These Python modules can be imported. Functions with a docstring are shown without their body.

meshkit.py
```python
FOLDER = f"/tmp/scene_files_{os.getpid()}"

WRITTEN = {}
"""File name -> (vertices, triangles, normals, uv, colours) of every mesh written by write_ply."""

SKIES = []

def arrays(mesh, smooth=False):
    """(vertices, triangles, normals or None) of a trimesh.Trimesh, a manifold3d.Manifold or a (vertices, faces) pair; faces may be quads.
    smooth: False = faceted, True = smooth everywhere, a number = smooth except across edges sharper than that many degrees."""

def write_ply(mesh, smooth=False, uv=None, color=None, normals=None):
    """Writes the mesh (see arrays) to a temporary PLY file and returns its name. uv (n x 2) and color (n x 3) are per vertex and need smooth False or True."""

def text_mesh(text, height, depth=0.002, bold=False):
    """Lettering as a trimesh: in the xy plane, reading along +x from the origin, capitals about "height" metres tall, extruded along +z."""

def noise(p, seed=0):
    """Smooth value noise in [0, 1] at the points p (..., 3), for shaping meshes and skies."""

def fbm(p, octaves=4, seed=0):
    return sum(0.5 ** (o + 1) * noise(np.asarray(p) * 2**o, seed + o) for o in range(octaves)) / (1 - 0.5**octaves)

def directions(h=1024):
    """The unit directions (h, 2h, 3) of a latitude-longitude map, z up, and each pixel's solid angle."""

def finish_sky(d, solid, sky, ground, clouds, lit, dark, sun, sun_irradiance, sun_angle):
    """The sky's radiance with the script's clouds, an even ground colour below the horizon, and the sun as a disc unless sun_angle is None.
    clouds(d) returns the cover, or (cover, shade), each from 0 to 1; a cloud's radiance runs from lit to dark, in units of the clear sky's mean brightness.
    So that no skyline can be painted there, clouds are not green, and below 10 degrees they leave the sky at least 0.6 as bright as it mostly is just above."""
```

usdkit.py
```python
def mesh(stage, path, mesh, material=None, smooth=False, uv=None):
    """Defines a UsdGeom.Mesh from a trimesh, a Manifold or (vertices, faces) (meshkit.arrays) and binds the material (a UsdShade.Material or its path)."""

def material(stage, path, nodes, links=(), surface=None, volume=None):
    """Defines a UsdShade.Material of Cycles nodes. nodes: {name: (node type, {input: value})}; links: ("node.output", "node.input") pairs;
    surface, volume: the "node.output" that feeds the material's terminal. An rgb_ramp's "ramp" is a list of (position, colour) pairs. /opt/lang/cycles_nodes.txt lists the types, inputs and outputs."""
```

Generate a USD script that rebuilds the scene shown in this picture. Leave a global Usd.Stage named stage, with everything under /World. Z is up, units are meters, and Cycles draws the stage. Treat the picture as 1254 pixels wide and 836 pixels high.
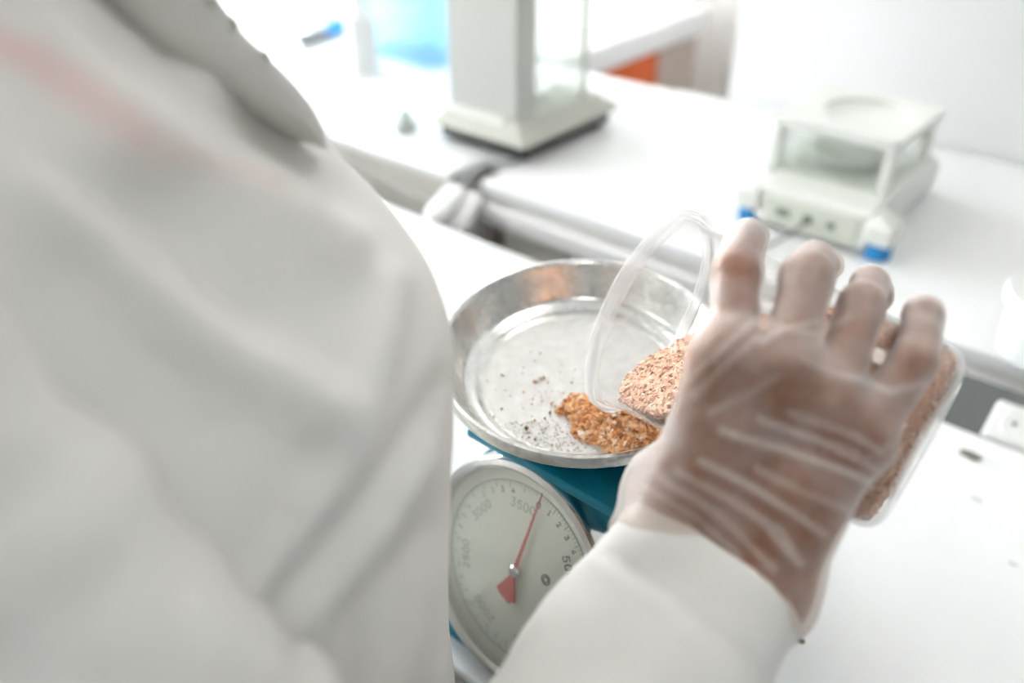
import math, random
import numpy as np, trimesh, manifold3d, meshkit, usdkit
from pxr import Usd, UsdGeom, UsdLux, UsdShade, Gf, Sdf
from shapely.geometry import Polygon

stage = Usd.Stage.CreateInMemory()
UsdGeom.SetStageUpAxis(stage, 'Z'); UsdGeom.SetStageMetersPerUnit(stage, 1.0)
UsdGeom.Xform.Define(stage, '/World')
rng = np.random.default_rng(7)

# ------------------------------------------------------------------ camera, sky, exposure
FPX, PX, PY = 1015.0, 627.0, 418.0
EXPOSURE = -0.34
SKY = 9.0
LAMP = 9.0
pitch, roll, yaw = math.radians(33.9), math.radians(-.55), math.radians(40.7)
EYE = np.array([0, 0, 1.46])
HH = np.array([-math.sin(yaw), math.cos(yaw), 0]); RR = np.array([math.cos(yaw), math.sin(yaw), 0]); ZZ = np.array([0, 0, 1.0])
FW = HH * math.cos(pitch) - ZZ * math.sin(pitch); UP0 = HH * math.sin(pitch) + ZZ * math.cos(pitch)
RT = RR * math.cos(roll) + UP0 * math.sin(roll); UP = -RR * math.sin(roll) + UP0 * math.cos(roll)
cam = UsdGeom.Camera.Define(stage, '/World/camera')
m = np.eye(4); m[0, :3], m[1, :3], m[2, :3], m[3, :3] = RT, UP, -FW, EYE
cam.AddTransformOp().Set(Gf.Matrix4d(m.tolist()))
FL = FPX / 1254 * 36
cam.CreateHorizontalApertureAttr(36.0); cam.CreateVerticalApertureAttr(24.0); cam.CreateFocalLengthAttr(FL)
cam.CreateFStopAttr(2.75); cam.CreateFocusDistanceAttr(.495); cam.CreateExposureAttr(EXPOSURE)
cam.CreateClippingRangeAttr(Gf.Vec2f(.02, 100))

def at(px, py, d):
    return EYE + d * (FW + RT * (px - PX) / FPX - UP * (py - PY) / FPX)
def onz(px, py, z):
    v = FW + RT * (px - PX) / FPX - UP * (py - PY) / FPX
    return EYE + v * (z - EYE[2]) / v[2]
def seen(P):
    Q = np.asarray(P) - EYE; d = Q @ FW
    return np.stack([PX + FPX * (Q @ RT) / d, PY - FPX * (Q @ UP) / d], -1)
def lhz(l, h, z):
    return RR * l + HH * h + ZZ * z

dome = UsdLux.DomeLight.Define(stage, '/World/sky_light')
dome.CreateColorAttr(Gf.Vec3f(.93, .97, 1.0)); dome.CreateIntensityAttr(SKY)

# ------------------------------------------------------------------ materials
LK = '/World/Looks'
UsdGeom.Scope.Define(stage, LK)
MATS = {}
def simple(name, col, rough=.5, metal=0., noise=0., nscale=30., bump=0., bscale=200., spec=.5, **kw):
    nodes = {'p': ('principled_bsdf', dict(base_color=col, roughness=rough, metallic=metal, specular_ior_level=spec, **kw)), 'g': ('geometry', {})}
    links = []
    if noise:
        c = np.array(col)
        nodes['n'] = ('noise_texture', dict(scale=nscale, detail=4))
        nodes['r'] = ('rgb_ramp', {'ramp': [(.3, tuple(c * (1 - noise))), (.7, tuple(np.minimum(c * (1 + noise), 1)))]})
        links += [('g.position', 'n.vector'), ('n.fac', 'r.fac'), ('r.color', 'p.base_color')]
    if bump:
        nodes['bn'] = ('noise_texture', dict(scale=bscale, detail=3)); nodes['b'] = ('bump', dict(strength=bump, distance=.002))
        links += [('g.position', 'bn.vector'), ('bn.fac', 'b.height'), ('b.normal', 'p.normal')]
    MATS[name] = usdkit.material(stage, f'{LK}/{name}', nodes, links, surface='p.BSDF')
    return MATS[name]

simple('bench_white', (.86, .86, .85), .35, noise=.015, nscale=9)
simple('bench_edge', (.74, .73, .69), .4, noise=.03)
simple('apron_beige', (.66, .63, .57), .5, noise=.03)
simple('rail_white', (.86, .85, .83), .4)
simple('wall_paint', (.88, .885, .885), .8, noise=.01, nscale=3, bump=.05, bscale=90)
simple('ceiling_paint', (.88, .88, .87), .9)
simple('floor_vinyl', (.30, .30, .29), .45, noise=.05, nscale=14)
simple('window_white', (.82, .82, .82), .4)
simple('dark_plastic', (.035, .037, .036), .45)
simple('grey_plastic', (.085, .09, .085), .5)
simple('mid_grey', (.30, .31, .30), .5)
simple('white_plastic', (.82, .82, .80), .35)
simple('balance_grey', (.46, .46, .40), .45, noise=.02)
simple('balance_column', (.50, .50, .465), .4)
simple('balance_white', (.76, .77, .72), .4)
simple('balance_panel', (.60, .62, .54), .45)
simple('port_grey', (.17, .19, .15), .5)
simple('foot_blue', (.0, .17, .42), .4)
simple('scale_blue', (.0, .125, .19), .30, noise=.04)
simple('black_rubber', (.012, .013, .014), .5)
simple('chrome', (.80, .80, .78), .14, metal=1.)
simple('dial_face', (.74, .75, .65), .5)
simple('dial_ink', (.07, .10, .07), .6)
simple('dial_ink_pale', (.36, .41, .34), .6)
simple('needle_red', (.50, .13, .11), .5)
simple('orange_panel', (.44, .075, .007), .5)
simple('taupe_panel', (.42, .35, .30), .5)
simple('pink_white', (.70, .67, .64), .6)
simple('skin', (.26, .120, .066), .5, noise=.08, nscale=120, subsurface_weight=.1, subsurface_scale=.004)
simple('hair', (.03, .02, .015), .5)
simple('trousers', (.04, .045, .06), .8)
simple('shoe', (.5, .5, .5), .5)
simple('thread_dark', (.42, .39, .34), .7)
simple('bottle_white', (.85, .86, .86), .35)
simple('speck_dark', (.075, .06, .04), .8)
simple('speck_grey', (.16, .16, .13), .8)
simple('pen_grey', (.30, .31, .30), .4)
simple('pen_blue', (.02, .30, .72), .4)
simple('metal_green', (.42, .46, .42), .4)

# brushed steel of the pan
usdkit.material(stage, f'{LK}/pan_steel', {
    'g': ('texture_coordinate', {}), 'n': ('noise_texture', dict(scale=55, detail=5)),
    'mr': ('map_range', dict(from_min=.3, from_max=.7, to_min=.16, to_max=.30)),
    'bn': ('noise_texture', dict(scale=20, detail=3)), 'b': ('bump', dict(strength=.05, distance=.004)),
    'p': ('principled_bsdf', dict(base_color=(.80, .79, .76), metallic=1.)), 'd': ('principled_bsdf', dict(base_color=(.88, .87, .84), roughness=.7)),
    'ln': ('vector_math', dict(math_type='length')), 'rm': ('map_range', dict(from_min=.069, from_max=.077, to_min=.88, to_max=.0, clamp=True)), 'dn': ('noise_texture', dict(scale=70, detail=4)),
    'dr': ('map_range', dict(from_min=.3, from_max=.7, to_min=.75, to_max=1.1)), 'mu': ('math', dict(math_type='multiply', use_clamp=True)), 'mx': ('mix_closure', {})},
    [('g.object', 'n.vector'), ('n.fac', 'mr.value'), ('mr.result', 'p.roughness'), ('g.object', 'bn.vector'), ('bn.fac', 'b.height'), ('b.normal', 'p.normal'), ('g.object', 'ln.vector1'), ('ln.value', 'rm.value'), ('g.object', 'dn.vector'), ('dn.fac', 'dr.value'),
     ('rm.result', 'mu.value1'), ('dr.result', 'mu.value2'), ('mu.value', 'mx.fac'), ('p.BSDF', 'mx.closure1'), ('d.BSDF', 'mx.closure2')], surface='mx.closure')
# thin clear plastic: transparent + fresnel gloss + a little milky diffuse that grows at grazing angles
def clear(name, milk, tint=(1, 1, 1), edge=.45, ior=1.45, rough=.04, white=(.9, .9, .9)):
    usdkit.material(stage, f'{LK}/{name}', {
        't': ('transparent_bsdf', dict(color=tint)), 'g': ('glossy_bsdf', dict(color=(1, 1, 1), roughness=rough)),
        'd': ('principled_bsdf', dict(base_color=white, roughness=.4)), 'tl': ('translucent_bsdf', dict(color=white)),
        'dm': ('mix_closure', dict(fac=.4)),
        'lw': ('layer_weight', dict(blend=.5)), 'f5': ('math', dict(math_type='power', value2=5.0)), 'f': ('math', dict(math_type='multiply_add', value2=.80, value3=((ior - 1) / (ior + 1)) ** 2, use_clamp=True)),
        'pw': ('math', dict(math_type='power', value2=2.5)), 'ml': ('math', dict(math_type='multiply_add', value2=edge, value3=milk, use_clamp=True)),
        'm1': ('mix_closure', {}), 'm2': ('mix_closure', {})},
        [('lw.facing', 'pw.value1'), ('pw.value', 'ml.value1'), ('lw.facing', 'f5.value1'), ('f5.value', 'f.value1'), ('d.BSDF', 'dm.closure1'), ('tl.BSDF', 'dm.closure2'),
         ('ml.value', 'm1.fac'), ('t.BSDF', 'm1.closure1'), ('dm.closure', 'm1.closure2'),
         ('f.value', 'm2.fac'), ('m1.closure', 'm2.closure1'), ('g.BSDF', 'm2.closure2')], surface='m2.closure')
clear('clear_plastic', .015, edge=.16)
clear('rim_plastic', .20, edge=.45, white=(.97, .97, .97))
clear('glass_pane', .0, edge=.05, ior=1.5, rough=.01)
clear('dial_cover', .03, edge=.1, ior=1.45, rough=.05)
clear('shield_glass', .07, tint=(.98, .995, .98), edge=.10)
clear('tank_blue', .55, tint=(.62, .86, .97), edge=.2, white=(.50, .80, .95))
# latex glove over skin; 'white' rises on the stretched folds and loose tips
usdkit.material(stage, f'{LK}/glove_latex', {
    'a': ('attribute', dict(attribute='white')), 'lw': ('layer_weight', dict(blend=.35)), 'ge': ('geometry', {}),
    'n': ('noise_texture', dict(scale=45, detail=3)), 'mr': ('map_range', dict(from_min=.3, from_max=.7, to_min=-.10, to_max=.12)),
    's1': ('math', dict(math_type='multiply_add', value2=.58, value3=.125)), 's2': ('math', dict(math_type='add')), 's3': ('math', dict(math_type='add', use_clamp=True)),
    't': ('transparent_bsdf', dict(color=(.97, .91, .87))), 'd': ('principled_bsdf', dict(base_color=(.84, .79, .75), roughness=.36)),
    'bn': ('noise_texture', dict(scale=160, detail=3)), 'b': ('bump', dict(strength=.12, distance=.002)),
    'm': ('mix_closure', {})},
    [('lw.facing', 's1.value1'), ('a.fac', 's2.value1'), ('s1.value', 's2.value2'), ('ge.position', 'n.vector'), ('n.fac', 'mr.value'), ('mr.result', 's3.value1'),
     ('s2.value', 's3.value2'), ('s3.value', 'm.fac'), ('t.BSDF', 'm.closure1'), ('d.BSDF', 'm.closure2'),
     ('ge.position', 'bn.vector'), ('bn.fac', 'b.height'), ('b.normal', 'd.normal')], surface='m.closure')
# coat cloth: 'pink' marks where a pink strap shows through
usdkit.material(stage, f'{LK}/coat_cloth', {
    'a': ('attribute', dict(attribute='pink')), 'x': ('mix', dict(color1=(.785, .77, .73), color2=(.785, .585, .55))), 'ge': ('geometry', {}),
    'w': ('noise_texture', dict(scale=900, detail=2)), 'b': ('bump', dict(strength=.10, distance=.0008)),
    'p': ('principled_bsdf', dict(roughness=.85, specular_ior_level=.2, sheen_weight=.15, sheen_roughness=.5))},
    [('a.fac', 'x.fac'), ('x.color', 'p.base_color'), ('ge.position', 'w.vector'), ('w.fac', 'b.height'), ('b.normal', 'p.normal')], surface='p.BSDF')
# ground grain: each flake its own tone
def grain(name, ramp):
    usdkit.material(stage, f'{LK}/{name}', {'g': ('attribute', dict(attribute='tone')), 'r': ('rgb_ramp', {'ramp': ramp}), 'p': ('principled_bsdf', dict(roughness=.7))},
                    [('g.fac', 'r.fac'), ('r.color', 'p.base_color')], surface='p.BSDF')
grain('grain_brown', [(0, (.24, .085, .03)), (.10, (.50, .20, .065)), (.35, (.70, .33, .13)), (.7, (.81, .46, .22)), (.92, (.90, .66, .46)), (1, (.93, .82, .70))])
grain('grain_pale', [(0, (.18, .10, .07)), (.10, (.40, .22, .14)), (.35, (.62, .36, .235)), (.7, (.74, .48, .335)), (.9, (.85, .65, .52)), (1, (.94, .88, .82))])
grain('crumb_mix', [(0, (.08, .05, .03)), (.3, (.24, .15, .08)), (.6, (.45, .27, .14)), (1, (.60, .48, .36))])
grain('powder_white', [(0, (.72, .68, .63)), (.3, (.88, .86, .83)), (1, (.94, .93, .91))])
usdkit.material(stage, f'{LK}/lamp_glow', {'e': ('emission', dict(color=(1., .98, .95), strength=LAMP))}, surface='e.emission')

def mat(n):
    return UsdShade.Material.Get(stage, f'{LK}/{n}')

# ------------------------------------------------------------------ prim helpers
def free(path):
    if not stage.GetPrimAtPath(path): return path
    k = 1
    while stage.GetPrimAtPath(f'{path}_{k:03d}'): k += 1
    return f'{path}_{k:03d}'
def keys(p, label=None, cat=None, group=None, kind=None):
    for k, v in (('label', label), ('category', cat), ('group', group), ('kind', kind)):
        if v: p.SetCustomDataByKey(k, v)
    return p
def thing(name, label, cat, loc=(0, 0, 0), rotz=0, group=None):
    x = UsdGeom.Xform.Define(stage, free('/World/' + name)); x.AddTranslateOp().Set(Gf.Vec3d(*map(float, loc)))
    if rotz: x.AddRotateZOp().Set(float(rotz))
    x.GetPrim().SetCustomDataByKey('origin', Gf.Vec3d(*map(float, loc)))
    x.GetPrim().ClearCustomDataByKey('origin')
    ORG[str(x.GetPath())] = np.array(loc, float)
    return keys(x.GetPrim(), label, cat, group)
ORG = {}
def obj(name, mesh, m, parent=None, label=None, cat=None, group=None, kind=None, smooth=35, local=False):
    """One Mesh prim. Its vertices are given in world space unless local; under an unrotated thing they are made relative to its base."""
    base = str(parent.GetPath()) if parent else '/World'
    off = np.zeros(3)
    if parent and not local:
        top = '/'.join(base.split('/')[:3]); off = ORG.get(top, off)
    v, f, n = meshkit.arrays(mesh, smooth)
    if smooth is not False:
        tm = trimesh.Trimesh(v - off, f, process=False)
        p = usdkit.mesh(stage, free(f'{base}/{name}'), tm, mat(m))
        p.CreateNormalsAttr(np.asarray(n, np.float32).tolist() and __import__('pxr').Vt.Vec3fArray.FromNumpy(np.asarray(n, np.float32))); p.SetNormalsInterpolation('vertex')
    else:
        p = usdkit.mesh(stage, free(f'{base}/{name}'), trimesh.Trimesh(v - off, f, process=False), mat(m))
    return keys(p.GetPrim(), label, cat, group, kind)
def primvar(prim, name, values):
    UsdGeom.PrimvarsAPI(UsdGeom.Mesh(prim)).CreatePrimvar(name, Sdf.ValueTypeNames.FloatArray, 'vertex').Set(__import__('pxr').Vt.FloatArray.FromNumpy(np.asarray(values, np.float32)))

# ------------------------------------------------------------------ shape helpers
cat_ = trimesh.util.concatenate
def box(x0, x1, y0, y1, z0, z1, r=0.0):
    if r <= 0:
        b = trimesh.creation.box((x1 - x0, y1 - y0, z1 - z0)); b.apply_translation(((x0 + x1) / 2, (y0 + y1) / 2, (z0 + z1) / 2)); return b
    r = min(r, .49 * min(x1 - x0, y1 - y0, z1 - z0))
    s = manifold3d.Manifold.sphere(r, 12)
    return tm(manifold3d.Manifold.batch_hull([s.translate((x, y, z)) for x in (x0 + r, x1 - r) for y in (y0 + r, y1 - r) for z in (z0 + r, z1 - r)]))
def tm(mf):
    mm = mf.to_mesh(); return trimesh.Trimesh(mm.vert_properties[:, :3], mm.tri_verts, process=False)
def hull(pts, r):
    return tm(manifold3d.Manifold.batch_hull([manifold3d.Manifold.sphere(r, 12).translate(tuple(map(float, p))) for p in pts]))
def lathe(profile, n=64, M=None):
    """A closed (r, z) outline turned about z; points with r = 0 are poles."""
    P = np.array(profile, float); k = len(P); t = np.linspace(0, 2 * np.pi, n, endpoint=False)
    V = np.stack([P[:, 0][None] * np.cos(t)[:, None], P[:, 0][None] * np.sin(t)[:, None], np.repeat(P[:, 1][None], n, 0)], -1).reshape(-1, 3)
    F = []
    for i in range(n):
        j = (i + 1) % n
        for a in range(k):
            b = (a + 1) % k
            q = [i * k + a, j * k + a, j * k + b, i * k + b]
            if P[a, 0] > 1e-9: F.append([q[0], q[1], q[2]])
            if P[b, 0] > 1e-9: F.append([q[0], q[2], q[3]])
    me = trimesh.Trimesh(V, F, process=False); me.merge_vertices()
    if me.volume < 0: me.invert()
    if M is not None: me.apply_transform(M)
    return me
def frame(o, x, y, z):
    M = np.eye(4); M[:3, 0], M[:3, 1], M[:3, 2], M[:3, 3] = x, y, z, o; return M
def tube(pts, r, n=8, smooth=True):
    P = np.array(pts, float)
    if smooth and len(P) > 2:
        for _ in range(3):
            Q = [P[0]]
            for a, b in zip(P[:-1], P[1:]): Q += [a * .75 + b * .25, a * .25 + b * .75]
            Q.append(P[-1]); P = np.array(Q)
    T = np.gradient(P, axis=0); T /= np.linalg.norm(T, axis=1, keepdims=True) + 1e-12
    ref = np.array([0, 0, 1.0]) if abs(T[0][2]) < .9 else np.array([1.0, 0, 0])
    V = []; t = np.linspace(0, 2 * np.pi, n, endpoint=False)
    for p, d in zip(P, T):
        a = np.cross(d, ref); a /= np.linalg.norm(a) + 1e-12; b = np.cross(d, a); ref = np.cross(a, d)
        V.append(p + r * (np.cos(t)[:, None] * a + np.sin(t)[:, None] * b))
    k = len(P); V = np.vstack(V + [P[:1], P[-1:]]); F = []
    for i in range(k - 1):
        for j in range(n):
            q = (j + 1) % n
            F += [[i * n + j, i * n + q, (i + 1) * n + q], [i * n + j, (i + 1) * n + q, (i + 1) * n + j]]
    for j in range(n):
        q = (j + 1) % n
        F += [[k * n, j, q][::-1], [k * n + 1, (k - 1) * n + q, (k - 1) * n + j][::-1]]
    me = trimesh.Trimesh(V, F, process=False)
    if me.volume < 0: me.invert()
    return me
def surface(f, lo, hi, h):
    """Surface nets over the grid of the field f(points) (negative inside)."""
    lo, hi = np.array(lo, float), np.array(hi, float); n = np.ceil((hi - lo) / h).astype(int) + 1
    ax = [lo[k] + h * np.arange(n[k]) for k in range(3)]
    V = np.empty(n, np.float32)
    Y, Zg = np.meshgrid(ax[1], ax[2], indexing='ij')
    for i0 in range(0, n[0], 24):
        xs = ax[0][i0:i0 + 24]
        P = np.stack([np.broadcast_to(xs[:, None, None], (len(xs), n[1], n[2])), np.broadcast_to(Y, (len(xs), n[1], n[2])), np.broadcast_to(Zg, (len(xs), n[1], n[2]))], -1)
        V[i0:i0 + 24] = f(P.reshape(-1, 3)).reshape(len(xs), n[1], n[2])
    S = V < 0; c = np.array(n) - 1
    def sl(A, o): return A[o[0]:o[0] + c[0], o[1]:o[1] + c[1], o[2]:o[2] + c[2]]
    acc = np.zeros((*c, 3)); cnt = np.zeros(c)
    offs = list(np.ndindex(2, 2, 2))
    for o in offs:
        for k in range(3):
            if o[k]: continue
            q = list(o); q[k] = 1
            a, b = sl(V, o), sl(V, q); mk = sl(S, o) != sl(S, q)
            t = np.where(mk, a / np.where(mk, a - b, 1), 0)
            for d in range(3): acc[..., d] += mk * (o[d] + (t if d == k else 0))
            cnt += mk
    act = cnt > 0; idx = np.full(c, -1); idx[act] = np.arange(act.sum())
    cells = np.argwhere(act); verts = lo + h * (cells + acc[act] / cnt[act][:, None])
    F = []
    for k in range(3):
        u, w = (k + 1) % 3, (k + 2) % 3
        a = [slice(None)] * 3; b = [slice(None)] * 3; a[k], b[k] = slice(0, -1), slice(1, None)
        ch = S[tuple(a)] != S[tuple(b)]; E = np.argwhere(ch); E = E[(E[:, u] > 0) & (E[:, w] > 0) & (E[:, u] < c[u]) & (E[:, w] < c[w])]
        if not len(E): continue
        def g(du, dw):
            q = E.copy(); q[:, u] += du; q[:, w] += dw; return idx[tuple(q.T)]
        quad = np.stack([g(-1, -1), g(0, -1), g(0, 0), g(-1, 0)], 1)
        flip = ~S[tuple(E.T)]; quad[flip] = quad[flip][:, ::-1]
        F.append(quad)
    F = np.vstack(F); F = F[(F >= 0).all(1)]
    return trimesh.Trimesh(verts, np.vstack([F[:, [0, 1, 2]], F[:, [0, 2, 3]]]), process=False)
def relax(me, n=4, lam=.35):
    e = me.edges_unique; cnt = np.bincount(e.ravel(), minlength=len(me.vertices))[:, None]
    V = np.array(me.vertices)
    for _ in range(n):
        for l in (lam, -lam * .98):
            A = np.zeros_like(V)
            for k in range(3): A[:, k] = np.bincount(e[:, 0], V[e[:, 1], k], len(V)) + np.bincount(e[:, 1], V[e[:, 0], k], len(V))
            V = V + l * (A / np.maximum(cnt, 1) - V)
    me.vertices = V; return me
def rcone(P, a, b, ra, rb):
    a, b = np.asarray(a, float), np.asarray(b, float); ab = b - a
    t = np.clip((P - a) @ ab / max(ab @ ab, 1e-12), 0, 1)
    return np.linalg.norm(P - (a + t[:, None] * ab), axis=1) - (ra + (rb - ra) * t)
def smin(a, b, k):
    h = np.clip(.5 + .5 * (b - a) / k, 0, 1); return b + (a - b) * h - k * h * (1 - h)
def polyd(q, pts):
    """Distance of 2-D points q to a polyline."""
    pts = np.array(pts, float); d = np.full(len(q), 1e9)
    for a, b in zip(pts[:-1], pts[1:]):
        ab = b - a; t = np.clip((q - a) @ ab / (ab @ ab), 0, 1); d = np.minimum(d, np.linalg.norm(q - (a + t[:, None] * ab), axis=1))
    return d
def flakes(points, normals, size, seed, flat=.45, spread=.35):
    """One small bent flake at each point: irregular octahedra, all in one mesh."""
    r = np.random.default_rng(seed); n = len(points)
    base = np.array([[1, 0, 0], [-1, 0, 0], [0, 1, 0], [0, -1, 0], [0, 0, 1], [0, 0, -1]], float)
    tri = np.array([[0, 2, 4], [2, 1, 4], [1, 3, 4], [3, 0, 4], [2, 0, 5], [1, 2, 5], [3, 1, 5], [0, 3, 5]])
    s = size * (1 + spread * r.standard_normal((n, 1, 1))).clip(.4, 2.2)
    B = base[None] * (1 + .35 * r.uniform(-1, 1, (n, 6, 3))) * np.array([1, .75, flat]) + .25 * r.uniform(-1, 1, (n, 6, 3))
    Q = r.standard_normal((n, 3, 3)); Q[:, :, 2] += 1.2 * np.asarray(normals)
    z = Q[:, :, 2] / np.linalg.norm(Q[:, :, 2], axis=1, keepdims=True); x = np.cross(Q[:, :, 0], z); x /= np.linalg.norm(x, axis=1, keepdims=True); y = np.cross(z, x)
    R = np.stack([x, y, z], 2)
    V = np.einsum('nij,nkj->nki', R, B * s) + np.asarray(points)[:, None]
    F = tri[None] + 6 * np.arange(n)[:, None, None]
    return trimesh.Trimesh(V.reshape(-1, 3), F.reshape(-1, 3), process=False)

def tones(prim, n, seed, lead=0):
    primvar(prim, 'tone', np.r_[np.full(lead, .35), np.repeat(np.random.default_rng(seed).uniform(0, 1, n), 6)])

# ------------------------------------------------------------------ the room
BZ = .90
def struct(name, mesh, m, parent=None, label=None):
    return obj(name, mesh, m, parent, label=label, kind=None if parent else 'structure', smooth=False)
struct('floor', box(-4.5, 3.0, -2.5, 4.6, -.1, 0), 'floor_vinyl')
struct('ceiling', box(-4.5, 3.0, -2.5, 4.6, 2.9, 3.0), 'ceiling_paint')
struct('wall_back', box(-.79, 3.0, 1.63, 1.85, 0, 2.9), 'wall_paint')
struct('wall_far', box(-4.5, -.79, 4.5, 4.6, 0, 2.9), 'wall_paint')
struct('wall_alcove', box(-.79, -.69, 1.85, 4.6, 0, 2.9), 'wall_paint')
simple('wall_grey', (.42, .43, .43), .8)
struct('wall_right', box(3.0, 3.1, -2.5, 1.85, 0, 2.9), 'wall_grey')
struct('wall_front', box(-4.5, 3.0, -2.6, -2.5, 0, 2.9), 'wall_grey')
wins = [(-2.0, .2), (.6, 2.4), (2.7, 4.2)]
parts = [box(-4.65, -4.5, -2.6, 4.6, 0, .95), box(-4.65, -4.5, -2.6, 4.6, 2.6, 2.9)]
ys = [-2.6] + [y for w in wins for y in w] + [4.6]
for a, b in zip(ys[::2], ys[1::2]): parts.append(box(-4.65, -4.5, a, b, .95, 2.6))
struct('wall_left', cat_(parts), 'wall_paint')
for k, (a, b) in enumerate(wins):
    w = UsdGeom.Xform.Define(stage, f'/World/window_{k + 1}').GetPrim(); keys(w, kind='structure')
    fr = [box(-4.62, -4.55, a, b, .95, 1.0), box(-4.62, -4.55, a, b, 2.55, 2.6), box(-4.62, -4.55, a, a + .05, .95, 2.6), box(-4.62, -4.55, b - .05, b, .95, 2.6), box(-4.61, -4.56, (a + b) / 2 - .025, (a + b) / 2 + .025, 1.0, 2.55)]
    obj('window_frame', cat_(fr), 'window_white', w, smooth=False)
    for c, d in ((a + .05, (a + b) / 2 - .025), ((a + b) / 2 + .025, b - .05)):
        obj('pane', box(-4.59, -4.586, c, d, 1.0, 2.55), 'glass_pane', w, smooth=False)
    obj('window_sill', box(-4.5, -4.38, a - .05, b + .05, .92, .95, .008), 'window_white', w)
LAMPS = ['above the side bench beside the windows', 'above the tall analytical balance', 'above the low square balance', 'in the far corner near the windows', 'above the farther bench', 'behind the person on the window side', 'behind the person on the right']
for k, (x, y) in enumerate([(-3.2, .9), (-1.5, .9), (.3, .9), (-3.2, 3.0), (-1.6, 3.0), (-1.5, -1.2), (.9, -1.3)]):
    t = thing('ceiling_light', 'square white ceiling panel lamp ' + LAMPS[k], 'ceiling light', (x, y, 2.9), group='ceiling panel lamps')
    obj('lamp_frame', cat_([box(x - .32, x + .32, y + s * .31 - .012, y + s * .31 + .012, 2.86, 2.9) for s in (-1, 1)] + [box(x + s * .31 - .012, x + s * .31 + .012, y - .30, y + .30, 2.86, 2.9) for s in (-1, 1)]), 'window_white', t, smooth=False)
    obj('diffuser', box(x - .298, x + .298, y - .298, y + .298, 2.872, 2.884), 'lamp_glow', t, smooth=False)

# ------------------------------------------------------------------ benches
t = thing('weighing_bench', 'white-topped lab bench in the foreground that carries the blue dial scale', 'bench', (-.3, .53, 0))
obj('worktop', box(-1.9, 1.5, .262, .81, BZ - .032, BZ, .006), 'bench_white', t)
obj('apron', cat_([box(-1.88, 1.48, .285, .305, .78, BZ - .032), box(-1.88, 1.48, .785, .803, .80, BZ - .032)]), 'rail_white', t, smooth=False)
for x in (-1.85, -.2, 1.42):
    for y in (.29, .755):
        obj('leg', box(x, x + .045, y, y + .045, 0, .80, .004), 'rail_white', t)

t = thing('wall_bench', 'long white bench along the wall behind, with the square-shielded balance on it', 'bench', (-.2, 1.3, 0))
obj('worktop', box(-.905, 2.2, .972, 1.625, BZ - .020, BZ, .004), 'bench_white', t)
obj('front_rail', box(-.90, 2.2, .982, 1.02, BZ - .034, BZ - .0205, .002), 'bench_edge', t, label='recessed grey strip under the front edge')
obj('lower_rail', box(-.90, 2.2, .958, 1.00, BZ - .070, BZ - .0345, .006), 'rail_white', t)
obj('panel', box(-.90, 2.2, 1.03, 1.05, .10, BZ - .035), 'apron_beige', t, smooth=False)
for x in (-.88, .6, 2.13):
    obj('leg', box(x, x + .05, 1.06, 1.11, 0, BZ - .03, .004), 'rail_white', t); obj('leg', box(x, x + .05, 1.55, 1.60, 0, BZ - .03, .004), 'rail_white', t)

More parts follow.
